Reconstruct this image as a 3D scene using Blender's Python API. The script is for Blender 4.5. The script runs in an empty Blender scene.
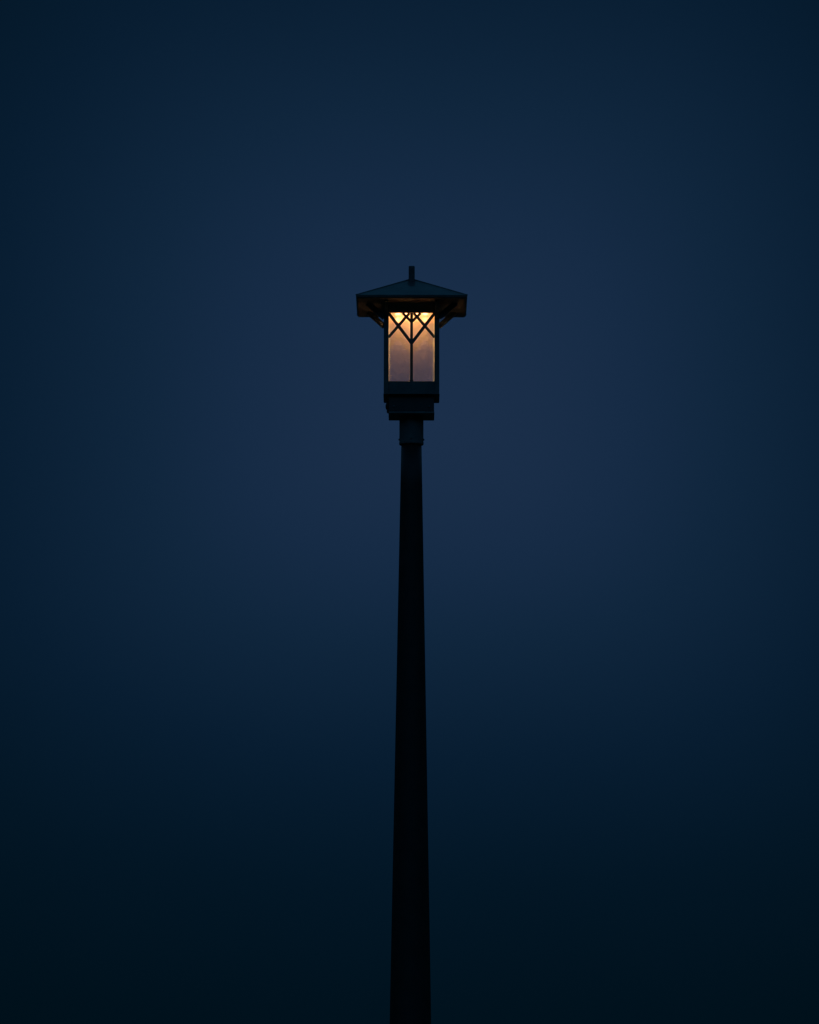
import bpy, bmesh, math, random
from mathutils import Vector, Matrix

random.seed(7)
scene = bpy.context.scene
COL = scene.collection
R = math.radians

# ------------------------------------------------------------------ layout
# The lamp is drawn up in units of U metres; z = 0 at the eave, 5.64 m above the ground.
U = 0.0045
EAVE = 5.64
DIST = 22.0            # camera to lamp post, metres
CAM_H = 1.6
FPX = 4965.0           # focal length in pixels of the 1024 px tall frame
PITCH = R(8.04)


def P(x, y, z):
    return Vector((x * U, y * U, EAVE + z * U))


# ------------------------------------------------------------------ helpers
def obj(name, bm, mat, parent=None, smooth=False):
    bmesh.ops.recalc_face_normals(bm, faces=bm.faces)
    me = bpy.data.meshes.new(name)
    bm.to_mesh(me)
    bm.free()
    if smooth:
        for p in me.polygons:
            p.use_smooth = True
    me.materials.append(mat)
    o = bpy.data.objects.new(name, me)
    COL.objects.link(o)
    if parent is not None:
        o.parent = parent
        base = parent
        off = Vector((0, 0, 0))
        while base is not None:
            off += base.location
            base = base.parent
        me.transform(Matrix.Translation(-off))
    return o


def add_box(bm, a, b, bevel=0.0):
    """box between two opposite corners (lamp units)"""
    lo = [min(a[i], b[i]) for i in range(3)]
    hi = [max(a[i], b[i]) for i in range(3)]
    vs = [bm.verts.new(P(x, y, z)) for x in (lo[0], hi[0]) for y in (lo[1], hi[1]) for z in (lo[2], hi[2])]
    idx = [(0, 1, 3, 2), (4, 6, 7, 5), (0, 4, 5, 1), (2, 3, 7, 6), (0, 2, 6, 4), (1, 5, 7, 3)]
    fs = [bm.faces.new([vs[i] for i in f]) for f in idx]
    if bevel:
        es = list({e for f in fs for e in f.edges})
        bmesh.ops.bevel(bm, geom=es, offset=bevel * U, segments=2, profile=0.5, affect='EDGES')


def add_bar(bm, p, q, w, d, up):
    """rectangular bar from p to q, width w in the plane, depth d along 'up' (lamp units)"""
    p, q = P(*p), P(*q)
    t = (q - p).normalized()
    n = Vector(up).normalized()
    s = t.cross(n).normalized()
    n = s.cross(t).normalized()
    vs = []
    for c in (p, q):
        for i, j in ((-1, -1), (1, -1), (1, 1), (-1, 1)):
            vs.append(bm.verts.new(c + s * (i * w * U / 2) + n * (j * d * U / 2)))
    for f in ((0, 1, 2, 3), (7, 6, 5, 4), (0, 4, 5, 1), (1, 5, 6, 2), (2, 6, 7, 3), (3, 7, 4, 0)):
        bm.faces.new([vs[i] for i in f])


def add_lathe(bm, prof, seg=40, caps=True, cx=0.0, cy=0.0):
    """profile = [(radius, z)] round the vertical axis (lamp units)"""
    rings = []
    for r, z in prof:
        rings.append([bm.verts.new(P(cx + r * math.cos(2 * math.pi * k / seg), cy + r * math.sin(2 * math.pi * k / seg), z)) for k in range(seg)])
    for a, b in zip(rings, rings[1:]):
        for k in range(seg):
            bm.faces.new((a[k], a[(k + 1) % seg], b[(k + 1) % seg], b[k]))
    if caps:
        bm.faces.new(rings[0])
        bm.faces.new(rings[-1])


def add_stud(bm, base, direction, r, length, seg=12):
    """short round stud with a domed head (lamp units)"""
    base = P(*base)
    d = Vector(direction).normalized()
    a = d.orthogonal().normalized()
    b = d.cross(a)
    rings = []
    for rr, h in ((r, 0), (r, length * .55), (r * .8, length * .85), (r * .35, length)):
        rings.append([bm.verts.new(base + d * (h * U) + (a * math.cos(2 * math.pi * k / seg) + b * math.sin(2 * math.pi * k / seg)) * (rr * U)) for k in range(seg)])
    for p, q in zip(rings, rings[1:]):
        for k in range(seg):
            bm.faces.new((p[k], p[(k + 1) % seg], q[(k + 1) % seg], q[k]))
    bm.faces.new(rings[0])
    bm.faces.new(rings[-1])


# ------------------------------------------------------------------ materials
def new_mat(name):
    m = bpy.data.materials.new(name)
    m.use_nodes = True
    nt = m.node_tree
    b = nt.nodes['Principled BSDF']
    return m, nt, b


def painted(name, c0, c1, rough=0.5, metallic=0.0, scale=30.0, bump=0.15, spec=0.35):
    m, nt, b = new_mat(name)
    tc = nt.nodes.new('ShaderNodeTexCoord')
    n = nt.nodes.new('ShaderNodeTexNoise')
    n.inputs['Scale'].default_value = scale
    n.inputs['Detail'].default_value = 6
    n.inputs['Roughness'].default_value = 0.65
    nt.links.new(tc.outputs['Object'], n.inputs['Vector'])
    r = nt.nodes.new('ShaderNodeValToRGB')
    r.color_ramp.elements[0].position = 0.35
    r.color_ramp.elements[0].color = (*c0, 1)
    r.color_ramp.elements[1].position = 0.7
    r.color_ramp.elements[1].color = (*c1, 1)
    nt.links.new(n.outputs['Fac'], r.inputs['Fac'])
    nt.links.new(r.outputs['Color'], b.inputs['Base Color'])
    mr = nt.nodes.new('ShaderNodeMapRange')
    mr.inputs['To Min'].default_value = rough - 0.12
    mr.inputs['To Max'].default_value = rough + 0.15
    nt.links.new(n.outputs['Fac'], mr.inputs['Value'])
    nt.links.new(mr.outputs['Result'], b.inputs['Roughness'])
    n2 = nt.nodes.new('ShaderNodeTexNoise')
    n2.inputs['Scale'].default_value = scale * 8
    n2.inputs['Detail'].default_value = 3
    nt.links.new(tc.outputs['Object'], n2.inputs['Vector'])
    bp = nt.nodes.new('ShaderNodeBump')
    bp.inputs['Strength'].default_value = bump
    bp.inputs['Distance'].default_value = 0.002
    nt.links.new(n2.outputs['Fac'], bp.inputs['Height'])
    nt.links.new(bp.outputs['Normal'], b.inputs['Normal'])
    b.inputs['Metallic'].default_value = metallic
    b.inputs['Specular IOR Level'].default_value = spec
    return m


M_POLE = painted('dark_green_black_paint', (0.007, 0.010, 0.010), (0.013, 0.017, 0.016), 0.5, scale=14, spec=0.2)
M_DARK = painted('dark_bronze_paint', (0.012, 0.018, 0.018), (0.022, 0.030, 0.030), 0.5, scale=20, spec=0.3)
M_METAL = painted('weathered_dark_metal', (0.030, 0.046, 0.045), (0.055, 0.080, 0.076), 0.5, scale=22)
M_ROOF = painted('dark_verdigris_roof', (0.036, 0.058, 0.056), (0.085, 0.115, 0.108), 0.55, scale=16)
M_SOFFIT = painted('brown_painted_soffit', (0.085, 0.08, 0.075), (0.125, 0.118, 0.11), 0.6, scale=18)
M_HEADER = painted('bloom_brown_header', (0.36, 0.23, 0.15), (0.46, 0.30, 0.20), 0.6, scale=18)  # pale warm brown stands in for the lamp's bloom over the header
M_BOLT = painted('galvanised_bolt', (0.10, 0.10, 0.10), (0.16, 0.16, 0.16), 0.4, metallic=0.8, scale=60)
M_LEDPLATE = painted('white_enamel_plate', (0.50, 0.46, 0.40), (0.62, 0.58, 0.50), 0.45, scale=30)


def glass_material():
    """seedy, frosted amber glass: scatters most of the light, lets a blurred view through"""
    m = bpy.data.materials.new('seedy_frosted_glass')
    m.use_nodes = True
    nt = m.node_tree
    nt.nodes.clear()
    out = nt.nodes.new('ShaderNodeOutputMaterial')
    tc = nt.nodes.new('ShaderNodeTexCoord')
    n = nt.nodes.new('ShaderNodeTexNoise')
    n.inputs['Scale'].default_value = 55
    n.inputs['Detail'].default_value = 5
    n.inputs['Roughness'].default_value = 0.7
    nt.links.new(tc.outputs['Object'], n.inputs['Vector'])
    v = nt.nodes.new('ShaderNodeTexVoronoi')
    v.inputs['Scale'].default_value = 70
    nt.links.new(tc.outputs['Object'], v.inputs['Vector'])
    mix_h = nt.nodes.new('ShaderNodeMath')
    mix_h.operation = 'ADD'
    nt.links.new(n.outputs['Fac'], mix_h.inputs[0])
    nt.links.new(v.outputs['Distance'], mix_h.inputs[1])
    bp = nt.nodes.new('ShaderNodeBump')
    bp.inputs['Strength'].default_value = GLASS_BUMP
    bp.inputs['Distance'].default_value = 0.004
    nt.links.new(mix_h.outputs[0], bp.inputs['Height'])

    tr = nt.nodes.new('ShaderNodeBsdfTranslucent')
    tr.inputs['Color'].default_value = (0.84, 0.82, 0.80, 1)
    nt.links.new(bp.outputs['Normal'], tr.inputs['Normal'])
    df = nt.nodes.new('ShaderNodeBsdfDiffuse')
    df.inputs['Color'].default_value = (0.75, 0.72, 0.66, 1)
    nt.links.new(bp.outputs['Normal'], df.inputs['Normal'])
    m1 = nt.nodes.new('ShaderNodeMixShader')
    m1.inputs[0].default_value = 0.35
    nt.links.new(tr.outputs[0], m1.inputs[1])
    nt.links.new(df.outputs[0], m1.inputs[2])
    rf = nt.nodes.new('ShaderNodeBsdfRefraction')
    rf.distribution = 'BECKMANN'
    rf.inputs['Color'].default_value = (1.0, 1.0, 1.0, 1)
    rf.inputs['Roughness'].default_value = GLASS_ROUGH
    rf.inputs['IOR'].default_value = 1.11
    nt.links.new(bp.outputs['Normal'], rf.inputs['Normal'])
    mr = nt.nodes.new('ShaderNodeMapRange')
    mr.inputs['From Min'].default_value = 0.3
    mr.inputs['From Max'].default_value = 0.7
    mr.inputs['To Min'].default_value = GLASS_CLEAR - 0.006
    mr.inputs['To Max'].default_value = GLASS_CLEAR + 0.006
    nt.links.new(n.outputs['Fac'], mr.inputs['Value'])
    m2 = nt.nodes.new('ShaderNodeMixShader')
    nt.links.new(mr.outputs['Result'], m2.inputs[0])
    nt.links.new(m1.outputs[0], m2.inputs[1])
    nt.links.new(rf.outputs[0], m2.inputs[2])
    gl = nt.nodes.new('ShaderNodeBsdfGlossy')
    gl.inputs['Roughness'].default_value = 0.15
    nt.links.new(bp.outputs['Normal'], gl.inputs['Normal'])
    m3 = nt.nodes.new('ShaderNodeMixShader')
    m3.inputs[0].default_value = 0.04
    nt.links.new(m2.outputs[0], m3.inputs[1])
    nt.links.new(gl.outputs[0], m3.inputs[2])
    nt.links.new(m3.outputs[0], out.inputs['Surface'])
    return m


GLASS_BUMP = 0.4
GLASS_ROUGH = 0.42
GLASS_CLEAR = 0.993
M_GLASS = glass_material()


def led_material():
    m = bpy.data.materials.new('warm_led_lens')
    m.use_nodes = True
    nt = m.node_tree
    nt.nodes.clear()
    out = nt.nodes.new('ShaderNodeOutputMaterial')
    e = nt.nodes.new('ShaderNodeEmission')
    e.inputs['Color'].default_value = (1.0, 0.42, 0.14, 1)
    e.inputs['Strength'].default_value = LED_STRENGTH
    nt.links.new(e.outputs[0], out.inputs['Surface'])
    return m


LED_STRENGTH = 2350.0
M_LED = led_material()

# ------------------------------------------------------------------ ground
m_ground, nt, b = new_mat('dark_park_ground')
tc = nt.nodes.new('ShaderNodeTexCoord')
n = nt.nodes.new('ShaderNodeTexNoise')
n.inputs['Scale'].default_value = 0.6
n.inputs['Detail'].default_value = 10
nt.links.new(tc.outputs['Object'], n.inputs['Vector'])
r = nt.nodes.new('ShaderNodeValToRGB')
r.color_ramp.elements[0].position = 0.35
r.color_ramp.elements[0].color = (0.020, 0.028, 0.012, 1)
r.color_ramp.elements[1].position = 0.7
r.color_ramp.elements[1].color = (0.050, 0.060, 0.030, 1)
nt.links.new(n.outputs['Fac'], r.inputs['Fac'])
nt.links.new(r.outputs['Color'], b.inputs['Base Color'])
b.inputs['Roughness'].default_value = 0.9
n2 = nt.nodes.new('ShaderNodeTexNoise')
n2.inputs['Scale'].default_value = 40
n2.inputs['Detail'].default_value = 6
nt.links.new(tc.outputs['Object'], n2.inputs['Vector'])
bp = nt.nodes.new('ShaderNodeBump')
bp.inputs['Strength'].default_value = 0.7
bp.inputs['Distance'].default_value = 0.03
nt.links.new(n2.outputs['Fac'], bp.inputs['Height'])
nt.links.new(bp.outputs['Normal'], b.inputs['Normal'])
bm = bmesh.new()
S = 4000.0
N = 24
grid = []
for i in range(N + 1):
    row = []
    for j in range(N + 1):
        row.append(bm.verts.new(Vector((-S + 2 * S * i / N, -S + 2 * S * j / N, 0.0))))
    grid.append(row)
for i in range(N):
    for j in range(N):
        bm.faces.new((grid[i][j], grid[i + 1][j], grid[i + 1][j + 1], grid[i][j + 1]))
g = obj('ground', bm, m_ground)
g['kind'] = 'structure'

# ------------------------------------------------------------------ the lamp
lamp = bpy.data.objects.new('street_lamp', None)
lamp.empty_display_size = 0.3
COL.objects.link(lamp)
lamp['label'] = 'dark tapered lamp post topped by a square pagoda lantern glowing amber against the blue dusk'
lamp['category'] = 'street lamp'

GZ = -EAVE / U      # ground level in lamp units

# --- pole
bm = bmesh.new()
slope = 0.01787
prof = []
z = -140.5
while z > GZ + 60:
    prof.append((10.15 + slope * (-140.5 - z), z))
    z -= 40
prof.append((10.15 + slope * (-140.5 - GZ - 30), GZ + 12))
add_lathe(bm, prof[::-1], 48)
pole = obj('pole', bm, M_POLE, lamp, smooth=True)
# base plate with a stepped foot and anchor bolts
bm = bmesh.new()
add_box(bm, (-56, -56, GZ), (56, 56, GZ + 5), 1.0)
add_lathe(bm, [(46, GZ + 5.2), (46, GZ + 14), (42, GZ + 20), (36, GZ + 26), (33, GZ + 42), (30.2, GZ + 46)], 48)
base = obj('base_plate', bm, M_POLE, lamp)
for sx in (-1, 1):
    for sy in (-1, 1):
        bm = bmesh.new()
        add_stud(bm, (sx * 47, sy * 47, GZ + 5), (0, 0, 1), 4, 8, 6)
        obj('anchor_bolt', bm, M_BOLT, base)

# --- collar sleeve on top of the pole
bm = bmesh.new()
add_lathe(bm, [(11.7, -139.8), (12.2, -139.2), (12.2, -137.2), (12.0, -136.8), (12.0, -111.3)], 40)
collar = obj('collar', bm, M_METAL, lamp, smooth=False)
for d in ((1, 0, 0), (-1, 0, 0), (0, 1, 0), (0, -1, 0)):
    bm = bmesh.new()
    add_stud(bm, (d[0] * 11.5, d[1] * 11.5, -134.4), d, 1.0, 1.5)
    obj('set_screw', bm, M_METAL, collar)

# --- ballast box under the lantern
bm = bmesh.new()
add_box(bm, (-22.5, -22.5, -93.2), (22.5, 22.5, -109.4), 0.4)
box = obj('mounting_box', bm, M_DARK, lamp)  # darker paint than the body carries the shade on the box front
bm = bmesh.new()
add_stud(bm, (-22.3, 0, -100.8), (-1, 0, 0), 3.8, 3.6, 16)
add_stud(bm, (-22.3, 0, -105.4), (-1, 0, 0), 2.6, 2.4, 16)
obj('knob', bm, M_DARK, box)

bm = bmesh.new()
add_box(bm, (-22.8, -22.8, -109.5), (22.8, 22.8, -111.6), 0.7)
obj('mounting_plate', bm, M_ROOF, lamp)
for sx in (-1, 1):
    bm = bmesh.new()
    add_stud(bm, (sx * 17.5, -22.4, -104.5), (0, -1, 0), 1.1, 0.9)
    obj('set_screw', bm, M_METAL, box)

# --- lantern body
H = 27.6            # half width of the lantern over its posts
PW = 4.9            # post width
Z_TOP = -1.2        # body meets the soffit
Z_PT, Z_PB = -10.7, -79.8     # top and bottom of the visible glass
Z_B = -93.0
bm = bmesh.new()
body_bottom = bm
add_box(bm, (-H + 2.4, -H + 2.4, Z_B + 0.6), (H - 2.4, H - 2.4, Z_B + 3.0), 0.3)
bottom = obj('bottom_tray', bm, M_METAL, lamp)
for sx in (-1, 1):
    for sy in (-1, 1):
        bm = bmesh.new()
        add_box(bm, (sx * H, sy * H, Z_B), (sx * (H - PW), sy * (H - PW), Z_TOP), 0.25)
        obj('corner_post', bm, M_METAL, lamp)

SIDES = [((1, 0), (0, -1)), ((0, 1), (1, 0)), ((-1, 0), (0, 1)), ((0, -1), (-1, 0))]   # (along, outward)


def side_pt(side, a, out, z):
    (ax, ay), (ox, oy) = side
    return (ax * a + ox * out, ay * a + oy * out, z)


def vz(py):
    """height in lamp units of a line of the front face"""
    return Z_PT - (py - 311.5) / (381.4 - 311.5) * (Z_PT - Z_PB)


GW = H - PW         # half width of the opening
lattice = [
    # (x0, y0, x1, y1, width): leaded branch pattern, measured on the front pane about its middle stem
    (0.0, 381.4, 0.0, 311.8, 2.1),
    (0.0, 342.6, -23.0, 311.8, 2.3),
    (0.0, 342.6, 23.0, 311.8, 2.3),
    (-22.9, 336.6, -2.2, 311.8, 2.0),
    (22.9, 336.6, 2.2, 311.8, 2.0),
    (0.0, 321.0, -8.8, 311.8, 1.9),
    (0.0, 321.0, 8.8, 311.8, 1.9),
]
for k, side in enumerate(SIDES):
    out = (*side[1], 0)
    # header and sill boards
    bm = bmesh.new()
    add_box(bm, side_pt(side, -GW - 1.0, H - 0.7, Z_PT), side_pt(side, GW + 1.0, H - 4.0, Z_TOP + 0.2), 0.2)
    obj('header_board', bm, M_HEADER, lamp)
    bm = bmesh.new()
    add_box(bm, side_pt(side, -GW - 1.0, H - 0.9, Z_PB), side_pt(side, GW + 1.0, H - 4.0, Z_B + 0.2), 0.25)
    # a slim moulding along the foot of the sill board
    add_box(bm, side_pt(side, -GW - 0.6, H - 1.5, Z_B + 0.1), side_pt(side, GW + 0.6, H + 0.3, Z_B + 1.3), 0.2)
    obj('sill_board', bm, M_METAL, lamp)
    # glass
    bm = bmesh.new()
    add_box(bm, side_pt(side, -GW - 0.6, H - 2.6, Z_PB - 1), side_pt(side, GW + 0.6, H - 3.2, Z_PT + 1))
    pane = obj('glass_pane', bm, M_GLASS, lamp)
    # leaded branches on the outside of the pane
    bm = bmesh.new()
    for i, (x0, y0, x1, y1, w) in enumerate(lattice):
        o = H - 1.7 + i * 0.03
        p = side_pt(side, x0, o, vz(y0))
        q = side_pt(side, x1, o, vz(y1))
        add_bar(bm, p, q, w * 1.32, 1.3, out)
    add_box(bm, side_pt(side, -1.8, H - 2.3, Z_PB), side_pt(side, 1.8, H - 0.85, Z_PB + 1.4), 0.2)
    obj('lattice', bm, M_METAL, pane)

# --- braces under the eaves: one either way from every corner post
for sx in (-1, 1):
    for sy in (-1, 1):
        for axis in (0, 1):
            bm = bmesh.new()
            inner = (H - 0.4)
            c = H - PW / 2
            zi, zo = -15.6, -0.8
            if axis == 0:
                p = (sx * inner, sy * c, zi)
                q = (sx * (inner + 16.6), sy * c, zo)
                up = (0, 1, 0)
            else:
                p = (sx * c, sy * inner, zi)
                q = (sx * c, sy * (inner + 16.6), zo)
                up = (1, 0, 0)
            add_bar(bm, p, q, 5.0, 4.0, up)
            obj('brace', bm, M_METAL, lamp)

# --- roof: hipped pyramid with a shallow fascia, recessed soffit and a fin
W = 55.2
bm = bmesh.new()
v = W - 0.7
out_b = [bm.verts.new(P(x, y, 0)) for x, y in ((-v, -v), (v, -v), (v, v), (-v, v))]
out_t = [bm.verts.new(P(x, y, 2.0)) for x, y in ((-W, -W), (W, -W), (W, W), (-W, W))]
i = W - 1.8
in_b = [bm.verts.new(P(x, y, 0)) for x, y in ((-i, -i), (i, -i), (i, i), (-i, i))]
in_t = [bm.verts.new(P(x, y, 1.4)) for x, y in ((-i, -i), (i, -i), (i, i), (-i, i))]
ap = bm.verts.new(P(0, 0, 28.3))
for k in range(4):
    l = (k + 1) % 4
    bm.faces.new((out_b[k], out_b[l], out_t[l], out_t[k]))
    bm.faces.new((out_t[k], out_t[l], ap))
    bm.faces.new((out_b[l], out_b[k], in_b[k], in_b[l]))
    bm.faces.new((in_b[l], in_b[k], in_t[k], in_t[l]))
bm.faces.new(in_t[::-1])
roof = obj('roof', bm, M_ROOF, lamp)
# soffit boards, just below the roof's recess
bm = bmesh.new()
a = i - 0.1
add_box(bm, (-a, -a, 1.2), (a, a, -0.9))
soffit = obj('soffit', bm, M_SOFFIT, lamp)
# hip caps
bm = bmesh.new()
for sx in (-1, 1):
    for sy in (-1, 1):
        add_bar(bm, (sx * (W - 0.3), sy * (W - 0.3), 2.1), (sx * 2, sy * 2, 27.6), 1.6, 1.0, (sx, sy, 4))
obj('hip_cap', bm, M_ROOF, roof)
# fin finial: a thick plate running front to back over the apex
bm = bmesh.new()
prof = [(-27, 14.0), (-25, 16.8), (-10, 24.5), (-5.5, 31), (-4.6, 39.4), (-3, 41.2), (0, 41.8), (3, 41.2), (4.6, 39.4), (5.5, 31), (10, 24.5), (25, 16.8), (27, 14.0), (0, 10)]
t = 3.05
L = [bm.verts.new(P(-t, y, z)) for y, z in prof]
Rr = [bm.verts.new(P(t, y, z)) for y, z in prof]
bm.faces.new(L)
bm.faces.new(Rr[::-1])
for k in range(len(prof)):
    l = (k + 1) % len(prof)
    bm.faces.new((L[k], L[l], Rr[l], Rr[k]))
bmesh.ops.bevel(bm, geom=list(bm.edges), offset=0.9 * U, segments=2, profile=0.5, affect='EDGES', clamp_overlap=True)
obj('finial', bm, M_DARK, roof)

# --- light module in the head of the lantern
bm = bmesh.new()
add_box(bm, (-H + 4.3, -H + 4.3, -6.0), (H - 4.3, H - 4.3, -9.7), 0.3)
mod = obj('light_module', bm, M_LEDPLATE, lamp)
for lx, ly, lr in [(sx * 13.5, sy * 16.2, 2.7 if sy < 0 else 1.9) for sx in (-1, 1) for sy in (-1, 1)] + [(-4.6, -15.5, 3.2), (4.6, -15.5, 3.2), (0, 16.2, 2.4)]:
    bm = bmesh.new()
    add_lathe(bm, [(lr, -9.6), (lr, -10.0), (lr * .85, -10.5), (lr * .5, -10.9), (lr * .1, -11.0)], 20, cx=lx, cy=ly)
    obj('led_lens', bm, M_LED, mod, smooth=True)

# ------------------------------------------------------------------ sky
world = bpy.data.worlds.new('World')
scene.world = world
world.use_nodes = True
nt = world.node_tree
nt.nodes.clear()
NN = nt.nodes.new
LK = nt.links.new
out = NN('ShaderNodeOutputWorld')
bg = NN('ShaderNodeBackground')
LK(bg.outputs[0], out.inputs['Surface'])
tc = NN('ShaderNodeTexCoord')
sep = NN('ShaderNodeSeparateXYZ')
LK(tc.outputs['Generated'], sep.inputs[0])


def math_node(op, a, b=None, clamp=False):
    m = NN('ShaderNodeMath')
    m.operation = op
    m.use_clamp = clamp
    for i, v in enumerate((a, b)):
        if v is None:
            continue
        if isinstance(v, (int, float)):
            m.inputs[i].default_value = v
        else:
            LK(v, m.inputs[i])
    return m.outputs[0]


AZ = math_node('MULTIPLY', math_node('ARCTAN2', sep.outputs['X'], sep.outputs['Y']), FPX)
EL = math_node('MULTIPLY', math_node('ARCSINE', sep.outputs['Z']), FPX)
# dusk gradient with a lens vignette put into the sky colour: brightest a little above the skyline, fading into darkness towards the
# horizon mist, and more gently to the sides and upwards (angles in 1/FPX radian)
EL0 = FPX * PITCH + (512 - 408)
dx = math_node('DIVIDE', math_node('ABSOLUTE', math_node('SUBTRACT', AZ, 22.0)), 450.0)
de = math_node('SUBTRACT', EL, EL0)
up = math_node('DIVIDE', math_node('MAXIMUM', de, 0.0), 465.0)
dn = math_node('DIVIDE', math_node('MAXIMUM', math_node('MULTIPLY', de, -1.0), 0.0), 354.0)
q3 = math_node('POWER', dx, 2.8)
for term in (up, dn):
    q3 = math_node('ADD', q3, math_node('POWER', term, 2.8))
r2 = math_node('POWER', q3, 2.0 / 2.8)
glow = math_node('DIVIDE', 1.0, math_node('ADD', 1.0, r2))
# slow random drift of sky brightness
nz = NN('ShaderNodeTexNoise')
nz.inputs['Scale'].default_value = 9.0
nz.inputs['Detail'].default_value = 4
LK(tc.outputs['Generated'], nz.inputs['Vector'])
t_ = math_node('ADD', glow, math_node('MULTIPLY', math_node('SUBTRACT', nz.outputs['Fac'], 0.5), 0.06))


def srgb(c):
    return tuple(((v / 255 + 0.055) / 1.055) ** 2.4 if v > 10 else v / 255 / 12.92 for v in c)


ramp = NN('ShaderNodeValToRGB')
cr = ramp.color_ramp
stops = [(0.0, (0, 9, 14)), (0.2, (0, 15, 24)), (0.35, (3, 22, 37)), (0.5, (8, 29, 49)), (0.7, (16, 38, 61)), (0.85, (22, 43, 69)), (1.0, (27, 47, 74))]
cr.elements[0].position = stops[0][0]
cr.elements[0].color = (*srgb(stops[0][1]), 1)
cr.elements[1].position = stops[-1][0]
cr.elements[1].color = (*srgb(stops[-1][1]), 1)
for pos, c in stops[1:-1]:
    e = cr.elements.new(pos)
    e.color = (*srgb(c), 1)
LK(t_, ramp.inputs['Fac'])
# twilight overhead, sun well below the horizon behind the camera
sky = NN('ShaderNodeTexSky')
sky.sky_type = 'NISHITA'
sky.sun_disc = False
sky.sun_elevation = R(-4)
sky.sun_rotation = R(180)
tint = NN('ShaderNodeMix')
tint.data_type = 'RGBA'
tint.blend_type = 'MULTIPLY'
tint.inputs['Factor'].default_value = 1.0
LK(sky.outputs[0], tint.inputs[6])
tint.inputs[7].default_value = (1.2, 4.6, 6.6, 1)
hi = NN('ShaderNodeMapRange')
hi.interpolation_type = 'SMOOTHSTEP'
LK(sep.outputs['Z'], hi.inputs['Value'])
hi.inputs['From Min'].default_value = math.sin(R(14.5))
hi.inputs['From Max'].default_value = math.sin(R(28))
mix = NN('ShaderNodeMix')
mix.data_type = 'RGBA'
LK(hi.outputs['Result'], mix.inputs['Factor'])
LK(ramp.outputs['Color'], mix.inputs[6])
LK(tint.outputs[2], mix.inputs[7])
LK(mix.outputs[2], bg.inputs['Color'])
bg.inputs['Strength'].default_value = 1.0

# ------------------------------------------------------------------ camera
cam_d = bpy.data.cameras.new('camera')
cam = bpy.data.objects.new('camera', cam_d)
COL.objects.link(cam)
cam_d.sensor_fit = 'VERTICAL'
cam_d.sensor_height = 24.0
cam_d.lens = FPX / 1024 * 24.0
cam_d.clip_end = 20000
cam.location = (0, -DIST, CAM_H)
roll = R(0.10)
rot = Matrix.Rotation(1.8 / FPX, 4, 'Z') @ Matrix.Rotation(math.pi / 2 + PITCH, 4, 'X') @ Matrix.Rotation(roll, 4, 'Z')
cam.rotation_euler = rot.to_euler()
scene.camera = cam

# ------------------------------------------------------------------ render settings
scene.render.engine = 'CYCLES'
scene.cycles.max_bounces = 14
scene.cycles.transmission_bounces = 12
scene.cycles.caustics_refractive = True
scene.cycles.sample_clamp_indirect = 4.0
scene.cycles.use_denoising = True
scene.view_settings.view_transform = 'Standard'
scene.view_settings.look = 'None'
scene.view_settings.gamma = 1
scene.view_settings.exposure = 0
scene.view_settings.use_curve_mapping = False
scene.render.resolution_x = 819
scene.render.resolution_y = 1024
